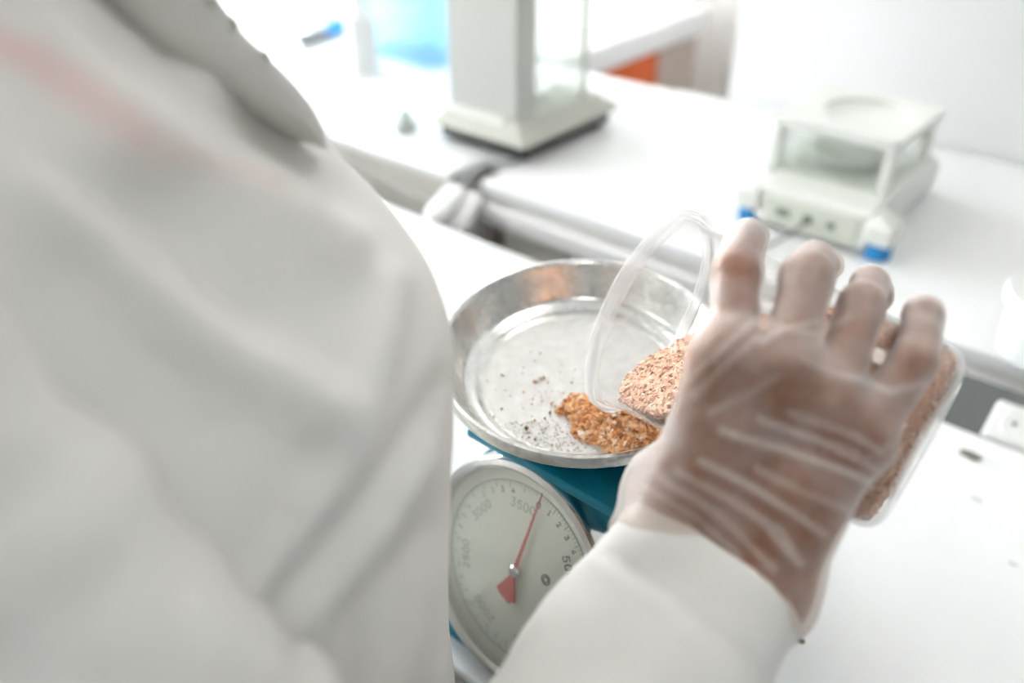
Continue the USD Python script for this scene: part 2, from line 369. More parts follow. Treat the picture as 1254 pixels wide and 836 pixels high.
t = thing('side_bench', 'white bench left of the cable gap, its beige front meeting the foreground worktop', 'bench', (-2.0, 1.3, 0))
obj('worktop', box(-3.6, -.965, .955, 1.61, BZ - .018, BZ, .006), 'bench_white', t)
obj('worktop', box(-.964, -.906, 1.055, 1.61, BZ - .018, BZ), 'bench_white', t, smooth=False)
obj('front_panel', box(-3.6, -.972, .962, .985, BZ - .16, BZ - .018, .004), 'apron_beige', t, label='beige front panel')
obj('panel', box(-3.6, -.99, 1.0, 1.02, .1, BZ - .02), 'apron_beige', t, smooth=False)
for x in (-3.55, -2.2, -1.03):
    obj('leg', box(x, x + .05, 1.03, 1.08, 0, BZ - .018, .004), 'rail_white', t); obj('leg', box(x, x + .05, 1.54, 1.59, 0, BZ - .018, .004), 'rail_white', t)

t = thing('far_bench', 'farther white bench running away from the camera above an orange panel', 'bench', (-2.0, 2.6, 0))
obj('worktop', box(-3.4, -1.235, 1.625, 2.36, BZ - .065, BZ + .005, .008), 'bench_white', t)
obj('cabinet', box(-3.3, -1.305, 1.66, 2.34, 0, BZ - .065), 'taupe_panel', t, smooth=False)
obj('orange_panel', box(-1.302, -1.265, 1.66, 2.128, 0, BZ - .065), 'orange_panel', t, smooth=False, label='orange end panel under the worktop')
obj('end_panel', box(-1.302, -1.265, 2.132, 2.345, 0, BZ - .065), 'taupe_panel', t, smooth=False, label='taupe end panel')
t = thing('tall_cabinet', 'pale tall cabinet side standing past the end of the farther bench', 'cabinet', (-1.2, 2.9, 0))
obj('body', box(-1.5, -.85, 2.55, 3.1, .05, 2.1, .006), 'pink_white', t)
obj('plinth', box(-1.48, -.87, 2.57, 3.08, 0, .05), 'mid_grey', t, smooth=False)
for s in (0, 1):
    d = obj('door', box(-1.49 + s * .32, -1.185 + s * .32, 2.532, 2.55, .08, 2.08, .004), 'pink_white', t)
    obj('handle', tube([(-1.21 + s * .08, 2.532, 1.0), (-1.21 + s * .08, 2.505, 1.02), (-1.21 + s * .08, 2.505, 1.12), (-1.21 + s * .08, 2.532, 1.14)], .005), 'chrome', d)

# ------------------------------------------------------------------ the gap between the benches: tray, sockets, cables
t = thing('cable_tray', 'dark metal cable tray running in the gap between the two bench rows', 'cable tray', (-.2, .88, .74))
obj('tray', cat_([box(-2.4, 2.0, .815, .955, .735, .742), box(-2.4, 2.0, .815, .820, .742, .80), box(-2.4, 2.0, .948, .953, .742, .78)]), 'dark_plastic', t, smooth=False)
for x in (-1.9, -.6, .7, 1.9):
    obj('bracket', box(x, x + .04, .82, .95, 0, .735, .003), 'mid_grey', t)
def socket_bar(x0, n):
    t = thing('socket_bar', 'dark grey socket bar with white outlets at the right picture edge', 'power sockets', (x0 + .15, .86, .79))
    zt = lambda y: .855 + (y - .83) * .35
    pts = [(x, y, z) for x in (x0, x0 + .11 * n + .02) for y, z in ((.832, .79), (.832, .852), (.930, .79), (.930, .884))]
    obj('housing', hull(pts, .004), 'grey_plastic', t)
    for k in range(n):
        c = np.array([x0 + .088 + .11 * k, .880, .8757]); a = math.atan(.345)
        M = frame(c, np.array([1, 0, 0]), np.array([0, math.cos(a), math.sin(a)]), np.array([0, -math.sin(a), math.cos(a)]))
        o = box(-.034, .034, -.028, .028, -.006, .006, .005); o.apply_transform(M)
        s = obj('outlet', o, 'white_plastic', t)
        q = lathe([(0, .0065), (.019, .0065), (.021, .0075), (.023, .0065), (.0235, .004), (0, .004)], 28, M); obj('socket_ring', q, 'white_plastic', s)
        h = cat_([trimesh.creation.cylinder(.0026, .0012, sections=12, transform=M @ trimesh.transformations.translation_matrix((u, 0, .0068))) for u in (-.0095, .0095)]); obj('pin_hole', h, 'black_rubber', s)
socket_bar(-.118, 4)
t = thing('power_plug', 'white plug and cable joint stuffed in the gap below the tall balance', 'plug', (-.93, .92, .80))
c = np.array([-.945, .93, .865])
obj('plug_body', hull([c + (-.008, -.03, -.012), c + (.020, -.03, -.012), c + (-.008, .02, .012), c + (.020, .02, .012), c + (.006, -.05, -.02)], .012), 'white_plastic', t)
obj('adapter', hull([(-.925, .915, .835), (-.893, .915, .835), (-.925, .955, .872), (-.893, .955, .872)], .011), 'rail_white', t)
obj('cable', tube([(-.94, .885, .85), (-.95, .86, .82), (-.99, .85, .79), (-1.1, .87, .77), (-1.3, .88, .76)], .005), 'white_plastic', t)
t = thing('adapter_block', 'black power adapter lying in the gap behind the pan', 'adapter', (-.66, .9, .745))
obj('adapter_body', box(-.72, -.60, .885, .935, .7435, .800, .008), 'dark_plastic', t)
obj('adapter_label', box(-.70, -.62, .895, .925, .8000, .8006), 'mid_grey', t, smooth=False)
def cable(pts, r, m, label):
    obj('cable', tube(pts, r), m, None, label=label, cat='cable')
cable([(-.90, 1.075, .905), (-.93, 1.02, .907), (-.925, .975, .908), (-.93, .945, .88), (-.92, .92, .86)], .0045, 'mid_grey', 'grey cable dropping over the bench edge under the tall balance')
cable([(-.86, .838, .775), (-.80, .842, .800), (-.72, .836, .815), (-.64, .842, .79), (-.55, .838, .765), (-.42, .84, .752)], .006, 'grey_plastic', 'dark grey cable curling through the gap behind the pan')
cable([(-.58, .862, .752), (-.52, .866, .775), (-.44, .862, .790), (-.36, .866, .775), (-.2, .864, .752)], .005, 'mid_grey', 'mid grey cable lying low in the gap right of the black adapter')
cable([(-.86, .865, .760), (-.82, .868, .800), (-.77, .866, .815), (-.735, .868, .790), (-.73, .87, .752)], .006, 'rail_white', 'pale cable arching in the gap right of the white plug')
cable([(-1.32, .9535, .886), (-1.22, .9535, .872), (-1.12, .9535, .845), (-1.03, .9535, .836), (-.98, .954, .838)], .003, 'bench_edge', 'thin cable sagging across the beige bench front')

# ------------------------------------------------------------------ analytical balance (tall, left)
t = thing('analytical_balance', 'tall analytical balance with grey column and glass chamber', 'balance', (-1.0, 1.2, BZ))
def taper(x0, x1, y0, y1, z0, u0, u1, v0, v1, z1, r=.006):
    return hull([(x, y, z0 + r) for x in (x0 + r, x1 - r) for y in (y0 + r, y1 - r)] + [(x, y, z1 - r) for x in (u0 + r, u1 - r) for y in (v0 + r, v1 - r)], r)
obj('base', taper(-1.108, -.880, 1.060, 1.352, BZ + .030, -1.085, -.912, 1.082, 1.325, BZ + .066), 'balance_grey', t)
obj('under_frame', box(-1.098, -.892, 1.074, 1.338, BZ + .006, BZ + .034, .004), 'black_rubber', t, label='black underside')
for x in (-1.075, -.915):
    for y in (1.10, 1.31):
        obj('foot', lathe([(0, 0), (.014, 0), (.016, .003), (.016, .012), (0, .012)], 20, trimesh.transformations.translation_matrix((x, y, BZ))), 'black_rubber', t)
obj('column', hull([(x, y, z) for x, y in ((-1.080, 1.098), (-1.080, 1.135), (-.925, 1.098), (-.925, 1.135)) for z in (BZ + .06, BZ + .44)], .008), 'balance_column', t)
obj('ledge', box(-1.095, -.945, 1.078, 1.095, BZ + .050, BZ + .068, .004), 'balance_white', t)
for (x0, x1, y0, y1) in ((-1.08, -1.077, 1.14, 1.285), (-.920, -.917, 1.14, 1.285), (-1.08, -.917, 1.282, 1.285)):
    obj('glass_panel', box(x0, x1, y0, y1, BZ + .062, BZ + .42), 'shield_glass', t, smooth=False)
for x in (-1.080, -.918):
    obj('corner_post', box(x - .004, x + .004, 1.278, 1.288, BZ + .060, BZ + .43, .002), 'balance_grey', t)
obj('chamber_top', box(-1.09, -.908, 1.09, 1.345, BZ + .42, BZ + .45, .006), 'balance_column', t)
p = obj('weighing_pan', lathe([(0, BZ + .085), (.040, BZ + .085), (.042, BZ + .087), (.042, BZ + .083), (.006, BZ + .081), (.006, BZ + .060), (0, BZ + .060)], 32, trimesh.transformations.translation_matrix((-1.0, 1.215, 0))), 'chrome', t)
obj('display_panel', hull([(-1.07, 1.335, BZ + .056), (-.925, 1.335, BZ + .056), (-1.07, 1.345, BZ + .050), (-.925, 1.345, BZ + .050)], .004), 'mid_grey', t)

# ------------------------------------------------------------------ precision balance (square shield, blue feet)
t = thing('precision_balance', 'low white balance with square draft shield and blue feet', 'balance', (-.38, 1.25, BZ))
obj('base', hull([(x, y, z) for x in (-.462, -.305) for y, z in ((1.116, BZ + .016), (1.118, BZ + .060), (1.40, BZ + .016), (1.40, BZ + .045), (1.20, BZ + .072), (1.36, BZ + .068))], .008), 'balance_white', t)
obj('rear_panel', box(-.452, -.314, 1.1055, 1.113, BZ + .014, BZ + .056, .003), 'balance_panel', t, label='greenish rear panel')
for k, (x, w, h) in enumerate(((-.424, .020, .011), (-.386, .013, .014), (-.352, .012, .010))):
    obj('port', box(x - w / 2, x + w / 2, 1.1030, 1.107, BZ + .035 - h / 2, BZ + .035 + h / 2, .0015), 'port_grey', t)
for s, x in ((-1, -.482), (1, -.285)):
    for y in (1.125, 1.37):
        if y > 1.2: x -= s * .035
        lg = obj('corner_leg', hull([(x + u, y + v, BZ + z) for u in (-.014, .014) for v in (-.018, .022) for z in (.030, .050)] + [(x - s * .008, y - .008, BZ + .062), (x - s * .008, y + .018, BZ + .062)], .005), 'balance_white', t)
        obj('foot', lathe([(0, 0), (.0165, 0), (.018, .003), (.0175, .024), (.013, .028), (0, .028)], 24, trimesh.transformations.translation_matrix((x, y, BZ))), 'foot_blue', t, label='blue levelling foot')
S0, S1, T0, T1 = -.487, -.300, 1.158, 1.352
for x in (S0 + .012, S1 - .012):
    for y in (T0 + .012, T1 - .012):
        obj('shield_post', box(x - .007, x + .007, y - .007, y + .007, BZ + .066, BZ + .142, .003), 'balance_white', t)
for b in ((S0 + .018, S1 - .018, T0 + .011, T0 + .013), (S0 + .018, S1 - .018, T1 - .013, T1 - .011), (S0 + .011, S0 + .013, T0 + .018, T1 - .018), (S1 - .013, S1 - .011, T0 + .018, T1 - .018)):
    obj('shield_glass', box(*b, BZ + .075, BZ + .142), 'shield_glass', t, smooth=False)
obj('shield_base', box(S0 + .005, S1 - .005, T0 + .005, T1 - .005, BZ + .066, BZ + .076, .003), 'balance_panel', t)
ring = Polygon([(S0, T0), (S1, T0), (S1, T1), (S0, T1)]).buffer(-.012).buffer(.012)
cx, cy = (S0 + S1) / 2 + .012, (T0 + T1) / 2 + .005
hole = Polygon([(cx + .064 * math.cos(a), cy + .064 * math.sin(a)) for a in np.linspace(0, 2 * np.pi, 48, endpoint=False)])
pl = trimesh.creation.extrude_polygon(ring.difference(hole), .014, engine='earcut'); pl.apply_translation((0, 0, BZ + .140))
obj('shield_top', pl, 'balance_white', t)
obj('shield_lid', lathe([(0, .006), (.055, .006), (.063, .010), (.0635, .004), (0, .003)], 48, trimesh.transformations.translation_matrix((cx, cy, BZ + .140))), 'balance_white', t)
obj('weighing_pan', lathe([(0, BZ + .090), (.055, BZ + .090), (.057, BZ + .092), (.057, BZ + .088), (.008, BZ + .086), (.008, BZ + .070), (0, BZ + .070)], 40, trimesh.transformations.translation_matrix((-.393, 1.255, 0))), 'balance_white', t)
obj('cable', tube([(-.386, 1.104, BZ + .034), (-.390, 1.075, BZ + .028), (-.41, 1.05, BZ + .008), (-.44, 1.02, BZ + .005)], .003), 'port_grey', t)

# ------------------------------------------------------------------ small things on the rear benches
def bowl():
    c = onz(1240, 466, BZ); t = thing('plastic_tub', 'white plastic tub at the right picture edge above the socket bar', 'tub', (c[0] + .0, c[1] + .06, BZ))
    M = trimesh.transformations.translation_matrix((c[0] + .02, c[1] + .075, BZ))
    obj('body', lathe([(0, 0), (.050, 0), (.055, .004), (.060, .070), (.063, .072), (.063, .076), (.058, .076), (.052, .008), (0, .005)], 48, M), 'bottle_white', t)
    obj('lid', lathe([(0, .079), (.05, .079), (.064, .081), (.067, .077), (.067, .068), (.0635, .068), (.0635, .0765), (0, .0765)], 48, M), 'white_plastic', t)
bowl()
c = onz(512, 84, BZ)
t = thing('blue_tank', 'large pale blue translucent tank behind the tall balance', 'tank', (-1.60, 1.47, BZ))
obj('body', box(-1.72, -1.43, 1.385, 1.56, BZ, BZ + .20, .02), 'tank_blue', t)
obj('rim', box(-1.73, -1.42, 1.375, 1.57, BZ + .20, BZ + .215, .006), 'tank_blue', t)
def bottle(px, py, r, h, label):
    c = onz(px, py, BZ); t = thing('bottle', label, 'bottle', (c[0], c[1], BZ)); M = trimesh.transformations.translation_matrix((c[0], c[1], BZ))
    obj('body', lathe([(0, 0), (r * .94, 0), (r, r * .08), (r, h * .68), (r * .9, h * .75), (r * .42, h * .86), (r * .40, h * .93), (0, h * .93)], 32, M), 'bottle_white', t)
    obj('cap', lathe([(0, h * .92), (r * .46, h * .92), (r * .46, h * 1.03), (r * .40, h * 1.05), (0, h * 1.05)], 24, M), 'white_plastic', t)
bottle(447, 88, .036, .17, 'white bottle with white cap just left of the blue tank')
t = thing('marker_pen', 'grey pen with a blue cap lying on the bench at upper left', 'pen', tuple(onz(400, 46, BZ)))
c0, c1 = onz(366, 58, BZ) + (0, 0, .016), onz(428, 36, BZ) + (0, 0, .016); md = c0 + (c1 - c0) * .5
def rod(a, b, prof):
    z = (b - a) / np.linalg.norm(b - a); x = np.cross(z, [0, 0, 1.0]); x /= np.linalg.norm(x); return lathe(prof, 20, frame(a, x, np.cross(z, x), z))
LN = np.linalg.norm(c1 - c0)
obj('barrel', rod(c0, c1, [(0, 0), (.010, 0), (.0155, .012), (.0155, LN * .5), (0, LN * .5)]), 'pen_grey', t)
obj('cap', rod(c0, c1, [(0, LN * .5), (.016, LN * .5), (.016, LN * .95), (.012, LN), (0, LN)]), 'pen_blue', t)
t = thing('grey_box', 'small pale grey box standing behind the blue-capped pen', 'box', tuple(onz(388, 40, BZ)))
c = onz(388, 42, BZ)
obj('body', box(c[0] - .06, c[0] + .03, c[1] + .02, c[1] + .07, BZ, BZ + .028, .005), 'rail_white', t)
obj('lid', box(c[0] - .063, c[0] + .033, c[1] + .017, c[1] + .073, BZ + .028, BZ + .036, .003), 'mid_grey', t)
c = onz(497, 160, BZ)
t = thing('metal_weight', 'small greenish metal weight standing left of the tall balance', 'weight', tuple(c))
M = trimesh.transformations.translation_matrix(tuple(c))
obj('body', lathe([(0, 0), (.019, 0), (.021, .003), (.021, .020), (.018, .023), (.006, .025), (0, .025)], 24, M), 'metal_green', t)
obj('knob', lathe([(0, .024), (.006, .024), (.006, .028), (.012, .032), (.012, .037), (.008, .040), (0, .040)], 24, M), 'metal_green', t)
for px, py, s, lab in ((1188, 558, .0105, 'largest dark crumb lying on the white bench right of the tub'), (1196, 611, .005, 'small pale crumb on the bench below the largest dark crumb'), (982, 762, .0045, 'grey crumb on the bench just right of the sleeve'), (980, 784, .0045, 'darker crumb on the bench beside the sleeve, nearest the camera'), (1240, 690, .004, 'tiny faint crumb on the bench near the right picture edge')):
    c = onz(px, py, BZ); b = trimesh.creation.icosphere(1, 1.0); r_ = np.random.default_rng(int(px))
    b.vertices *= 1 + .25 * r_.uniform(-1, 1, b.vertices.shape); b.vertices *= np.array([s, s * .62, s * .16]); b.apply_translation(c + (0, 0, s * .14))
    obj('crumb', b, 'speck_grey' if s > .0055 else 'speck_dark' if py > 770 else 'bench_edge', None, label=lab, cat='crumb')

# ------------------------------------------------------------------ the dial scale
DC = at(623.5, 703, .58); TA, YA = math.radians(18.4), math.radians(-4.6)
dn = np.array([math.sin(YA) * math.cos(TA), -math.cos(YA) * math.cos(TA), math.sin(TA)])
dx = np.cross([0, 0, 1.0], dn); dx = dx / np.linalg.norm(dx); dx = dx if dx[0] > 0 else -dx; dy = np.cross(dn, dx); dy = dy if dy[2] > 0 else -dy
DM = frame(DC, dx, dy, np.cross(dx, dy))
t = thing('kitchen_scale', 'blue dial scale with round white dial below the steel pan', 'scale', (DC[0], DC[1] + .12, BZ))
X0, X1 = DC[0] - .036, DC[0] + .066
HF = DC[1] + .030
prof = lambda z: DC[1] - .012
body = hull([(x, y, z) for z in (BZ + .022, BZ + .172) for x in (X0 + .012, X1 - .012) for y in (HF + .012, DC[1] + .20)], .011)
obj('housing', body, 'scale_blue', t)
obj('base_plate', box(X0 - .045, X1 + .045, prof(BZ) - .004, DC[1] + .25, BZ + .004, BZ + .018, .006), 'scale_blue', t)
for x in (X0 + .02, X1 - .02):
    for y in (prof(BZ) + .02, DC[1] + .21):
        obj('foot', lathe([(0, 0), (.009, 0), (.010, .005), (0, .005)], 16, trimesh.transformations.translation_matrix((x, y, BZ))), 'black_rubber', t)
RB = .0845
obj('dial_drum', lathe([(0, -.050), (RB - .006, -.050), (RB - .004, -.012), (RB - .010, -.008), (0, -.008)], 96, DM), 'dial_face', t)
obj('bezel', lathe([(RB - .0045, -.030), (RB, -.028), (RB + .0005, -.004), (RB - .002, .001), (RB - .006, .002), (RB - .009, -.001), (RB - .010, -.007), (RB - .007, -.012)], 96, DM), 'chrome', t)
obj('top_plate', box(X0 - .026, X1 + .002, HF - .004, DC[1] + .205, BZ + .176, BZ + .184, .003), 'scale_blue', t)
obj('drum_band', lathe([(RB - .003, -.048), (RB + .004, -.048), (RB + .004, -.031), (RB - .003, -.029)], 96, DM), 'scale_blue', t)
for s in (-1, 1):
    lug = hull([(s * (RB + .002), -.008, -.028), (s * (RB + .002), .012, -.028), (s * (RB + .018), -.008, -.028), (s * (RB + .016), .010, -.028), (s * (RB + .002), -.008, -.012), (s * (RB + .002), .010, -.012)], .004); lug.apply_transform(DM)
    obj('clamp_lug', lug, 'chrome', t)
face = obj('dial', lathe([(0, -.0078), (RB - .0095, -.0078), (RB - .0095, -.0072), (0, -.0072)], 96, DM), 'dial_face', t, label='off-white dial with 500 g numerals')
zf = -.0071
def polar(r, deg): a = math.radians(deg); return r * math.sin(a), r * math.cos(a)
rc = lambda r0, r1: lathe([(r0, zf), (r1, zf), (r1, zf + .0002), (r0, zf + .0002)], 128, DM)
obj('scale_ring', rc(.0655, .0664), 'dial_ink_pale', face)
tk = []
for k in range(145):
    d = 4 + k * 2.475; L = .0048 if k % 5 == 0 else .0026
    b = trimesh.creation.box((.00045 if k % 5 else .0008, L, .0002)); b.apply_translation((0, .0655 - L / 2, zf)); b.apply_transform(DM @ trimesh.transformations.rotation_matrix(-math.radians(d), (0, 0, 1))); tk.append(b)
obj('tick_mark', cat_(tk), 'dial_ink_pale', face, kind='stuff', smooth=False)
def print_text(s, r, deg, hgt, m, upright=False, name='numeral'):
    x = meshkit.text_mesh(s, hgt, .0002); b = x.bounds; x.apply_translation((-(b[0][0] + b[1][0]) / 2, -hgt / 2, 0))
    M = np.eye(4) if upright else trimesh.transformations.rotation_matrix(-math.radians(deg), (0, 0, 1))
    x.apply_transform(M); u, v = polar(r, deg); x.apply_translation((u, v, zf)); x.apply_transform(DM); obj(name, x, m, face, smooth=False)
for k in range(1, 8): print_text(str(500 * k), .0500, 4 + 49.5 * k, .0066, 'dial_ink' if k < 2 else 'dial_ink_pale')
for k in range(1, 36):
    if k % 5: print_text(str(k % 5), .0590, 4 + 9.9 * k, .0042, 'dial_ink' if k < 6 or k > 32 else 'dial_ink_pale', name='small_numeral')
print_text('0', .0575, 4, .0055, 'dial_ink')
print_text('g', .022, 180, .007, 'dial_ink', True, 'unit_mark')
u, v = polar(.0275, 68.7)
for r0, r1 in ((.0018, .0026), (.0034, .0040)):
    x = lathe([(r0, zf), (r1, zf), (r1, zf + .0002), (r0, zf + .0002)], 32); x.apply_translation((u, v, 0)); x.apply_transform(DM); obj('emblem', x, 'dial_ink', face)
ND = trimesh.transformations.rotation_matrix(-math.radians(5), (0, 0, 1))
def flat(pts, z0, z1):
    e = trimesh.creation.extrude_polygon(Polygon(pts), z1 - z0, engine='earcut'); e.apply_translation((0, 0, z0)); e.apply_transform(DM @ ND); return e
nd = obj('needle', flat([(-.0016, .004), (-.0004, .0690), (.0004, .0690), (.0016, .004)], -.0052, -.0046), 'needle_red', t, label='red needle pointing near the top')
obj('needle_tail', flat([(-.0022, -.004), (-.0095, -.021), (-.005, -.0235), (0, -.0245), (.005, -.0235), (.0095, -.021), (.0022, -.004)], -.0052, -.0046), 'needle_red', nd)
obj('needle_hub', lathe([(0, -.0072), (.005, -.0072), (.005, -.0048), (.0035, -.0035), (0, -.0035)], 24, DM), 'chrome', nd)
obj('dial_glass', lathe([(0, -.0015), (RB - .009, -.0015), (RB - .009, -.0005), (0, -.0003)], 64, DM), 'dial_cover', t)
PC = at(713.5, 424.2, .585); pn = np.array([.0617, -.122, 1.0]); pn /= np.linalg.norm(pn)
px_ = np.cross([0, 1.0, 0], pn); px_ /= np.linalg.norm(px_); PM = frame(PC, px_, np.cross(pn, px_), pn)
PD = .034
obj('pan_stem', lathe([(0, -.056), (.020, -.056), (.020, -.050), (.018, -.048), (.018, -PD - .006), (0, -PD - .006)], 32, PM), 'scale_blue', t)
pf = [box(-.070, .070, -.010, .010, -PD - .009, -PD - .0018, .003), box(-.010, .010, -.070, .070, -PD - .009, -PD - .0018, .003)]
pf = cat_(pf); pf.apply_transform(PM @ trimesh.transformations.rotation_matrix(math.radians(38), (0, 0, 1)))
obj('pan_support', pf, 'scale_blue', t, label='crossed blue bars under the pan')

# ------------------------------------------------------------------ steel pan and what lies in it
RP = .104
t = thing('steel_pan', 'round stainless steel weighing pan on the blue scale', 'pan', tuple(PC - pn * PD))
prof_ = [(0, -PD), (.070, -PD), (.0745, -PD + .0012), (.077, -PD + .004), (.080, -PD + .0055), (.0845, -PD + .0065), (.088, -PD + .010), (.094, -.012), (.0985, -.002), (.1000, .0005), (.1015, .0014), (.1035, .0010), (.1046, -.0008), (.1046, -.0070), (.1040, -.0082), (.1000, -.0086), (.0985, -.0080),
         (.0955, -.0135), (.0895, -PD + .0088), (.085, -PD + .0050), (.0800, -PD + .0040), (.0755, -PD + .001), (.071, -PD - .0015), (0, -PD - .0015)]
obj('bowl', lathe(prof_, 128, PM), 'pan_steel', t)
def to_pan(px, py):
    v = FW + RT * (px - PX) / FPX - UP * (py - PY) / FPX; o = PC - pn * (PD - .001); p = EYE + v * ((o - EYE) @ pn) / (v @ pn); q = p - PC; return np.array([q @ PM[:3, 0], q @ PM[:3, 1]])
def pan_pts(uv, z): return PC + uv[:, :1] * PM[:3, 0] + uv[:, 1:] * PM[:3, 1] + np.reshape(z, (-1, 1)) * pn
r_ = np.random.default_rng(3)
c = to_pan(750, 521); ex = to_pan(812, 532) - c; ey = to_pan(740, 492) - c
n = 3000; a = r_.uniform(0, 2 * np.pi, n); q = np.sqrt(r_.uniform(0, 1, n)); edge = 1 + .16 * np.sin(3 * a + 1) + .10 * np.sin(7 * a)
uv = c + (q * edge * np.cos(a))[:, None] * ex * 1.05 + (q * edge * np.sin(a))[:, None] * ey
hgt = .015 * (1 - q ** 1.5) * r_.uniform(.55, 1, n) + .0012
fl = flakes(pan_pts(uv, -PD + hgt), np.tile(pn, (n, 1)), .00205, 5, flat=.5, spread=.55)
g_ = obj('grain_pile', fl, 'grain_brown', None, label='heap of orange-brown ground grain lying in the steel pan', cat='grain', kind='stuff', smooth=False); tones(g_, n, 21)
pts = []
for k in range(700):
    o = to_pan(r_.uniform(600, 790), r_.uniform(515, 552)); w = np.hypot(*o)
    if w < .075: pts.append(o)
pts = np.array(pts); fl = flakes(pan_pts(pts, -PD + .0006), np.tile(pn, (len(pts), 1)), .0009, 6)
g_ = obj('white_powder', fl, 'powder_white', None, label='pale coarse powder strewn in front of the grain heap in the pan', cat='powder', kind='stuff', smooth=False); tones(g_, len(pts), 22)
sp = [(614, 500, 1.3), (641, 480, 1.5), (655, 441, 1.3), (662, 432, 1.6), (650, 430, 1), (686, 442, 1.2), (688, 446, 1), (600, 508, 1.5), (605, 510, 1.7), (597, 466, 1.2), (615, 459, 1.7), (619, 477, 1), (625, 484, 1.1), (655, 468, 2.2), (662, 464, 2.4), (666, 462, 1.8), (671, 468, 1.2), (664, 490, 1.3), (676, 494, 2.0), (680, 497, 1.8), (645, 524, 2.2), (646, 528, 1.9), (655, 514, 1.5), (652, 494, 1.1), (690, 480, 1.1), (700, 468, 1.2), (702, 462, 1), (674, 505, 1.8), (668, 512, 1.6), (660, 519, 1.4), (576, 468, 1.1), (686, 455, .9), (640, 456, .9), (676, 478, .8), (648, 535, 1.4), (655, 537, 1.3), (668, 524, 1.2), (672, 487, 1.0), (690, 490, 1.2), (641, 449, .8), (700, 505, 1.8), (704, 452, .9), (715, 470, 1)]
for _ in range(90): sp.append((r_.normal(682, 26), r_.normal(500, 22), r_.uniform(.4, .9)))
uv = np.array([to_pan(a, b) for a, b, _ in sp]); sz = np.array([s for *_, s in sp]); ok = np.hypot(*uv.T) < .082
fl = flakes(pan_pts(uv[ok], -PD + .0006 * sz[ok]), np.tile(pn, (ok.sum(), 1)), .0010, 8, spread=0)
k = np.repeat(sz[ok], 6); ctr = np.repeat(pan_pts(uv[ok], -PD + .0006 * sz[ok]), 6, 0); fl.vertices = ctr + (fl.vertices - ctr) * k[:, None]
g_ = obj('grain_crumbs', fl, 'crumb_mix', None, label='dark loose crumbs scattered over the pan floor left of the heap', cat='crumbs', kind='stuff', smooth=False); tones(g_, int(ok.sum()), 23)

# ------------------------------------------------------------------ the clear tub being emptied
RC = at(793.5, 382.1, .49); BC = at(1134, 548, .411)
ca = BC - RC; CL = np.linalg.norm(ca); ca /= CL
c1_ = np.cross(ca, [0, 0, 1.0]); c1_ /= np.linalg.norm(c1_); c2_ = np.cross(c1_, ca)
CM = frame(RC, c1_, np.cross(ca, c1_), ca)
R0, R1, WT = .0588, .0508, .0011
crad = lambda s: R0 + (R1 - R0) * s / CL
rnd = [(R1 - .012 + .012 * math.cos(a), CL - .012 + .012 * math.sin(a)) for a in np.linspace(0, np.pi / 2, 8)]
rni = [(R1 - .012 + (.012 - WT) * math.cos(a), CL - .012 + (.012 - WT) * math.sin(a)) for a in np.linspace(np.pi / 2, 0, 8)]
cupp = [(R0 + .001, .0075)] + [(crad(s), s) for s in np.linspace(.0085, CL - .03, 8)] + [(R1 + .0004, CL - .026), (R1 - .0006, CL - .022)] + rnd + [(R1 - .020, CL), (R1 - .022, CL - .003), (0, CL - .003), (0, CL - .003 - WT), (R1 - .023, CL - .003 - WT)] + rni + [(R1 - .0018, CL - .022)] + [(crad(s) - WT, s) for s in np.linspace(CL - .03, .0075, 8)]
t = thing('clear_tub', 'clear plastic tub held tilted over the pan, half full of grain', 'tub', tuple(BC))
obj('wall', lathe(cupp, 128, CM), 'clear_plastic', t)
RM = .0640
obj('rim', lathe([(R0 - WT, .0075), (R0 - .0004, .0015), (R0 + .0012, .0002), (RM - .001, .0), (RM, .0010), (RM, .0062), (RM - .0008, .0068), (RM - .0014, .0062), (RM - .0014, .0022), (R0 + .0018, .0022), (R0 + .001, .0075)], 128, CM), 'rim_plastic', t, label='rolled translucent rim')
# grain inside: the lower part of the tub, sloping up from the lip to the base
A_, B_ = np.array([.022, math.radians(-13)]), np.array([.012, math.radians(-146)])
def wallpt(s, th): return RC + ca * s + crad(s) * (c1_ * math.cos(th) + c2_ * math.sin(th))
pA, pB, pC = wallpt(.022, math.radians(-42)), wallpt(.012, math.radians(-146)), wallpt(.088, math.radians(150))
gn = np.cross(pB - pA, pC - pA); gn /= np.linalg.norm(gn); gn = gn if gn[2] > 0 else -gn
def heap(P):
    Q = P - RC; s = Q @ ca; rad = np.linalg.norm(Q - s[:, None] * ca, axis=1)
    d = np.maximum(rad - (crad(s) - WT - .0022), s - (CL - .0066))
    rr_ = np.hypot(np.maximum(rad - (R1 - .0125), 0), np.maximum(s - (CL - .0125), 0)); d = np.maximum(d, np.where((rad > R1 - .0125) & (s > CL - .0125), rr_ - .0088, -1))
    nz = (meshkit.noise(P * 260) - .5) * .004 + (meshkit.noise(P * 80, 3) - .5) * .005
    d = np.maximum(d, (P - pA) @ gn + nz); d = np.maximum(d, .0045 - s - (P - RC) @ c2_ * -.20 + nz)
    return d
lo = np.minimum(RC, BC) - .07; hi = np.maximum(RC, BC) + .07
core = surface(heap, lo, hi, .0022); core.fix_normals()
r_ = np.random.default_rng(11)
np.random.seed(11); P_, fi = trimesh.sample.sample_surface(core, 21000, seed=11); N_ = core.face_normals[fi]
fl = flakes(P_ - N_ * .0002, N_, .00105, 12, flat=.45, spread=.6)
g_ = obj('tub_grain', cat_([core, fl]), 'grain_pale', None, label='pale brown ground grain inside the clear tub', cat='grain', kind='stuff', smooth=False); tones(g_, len(P_), 24, len(core.vertices))

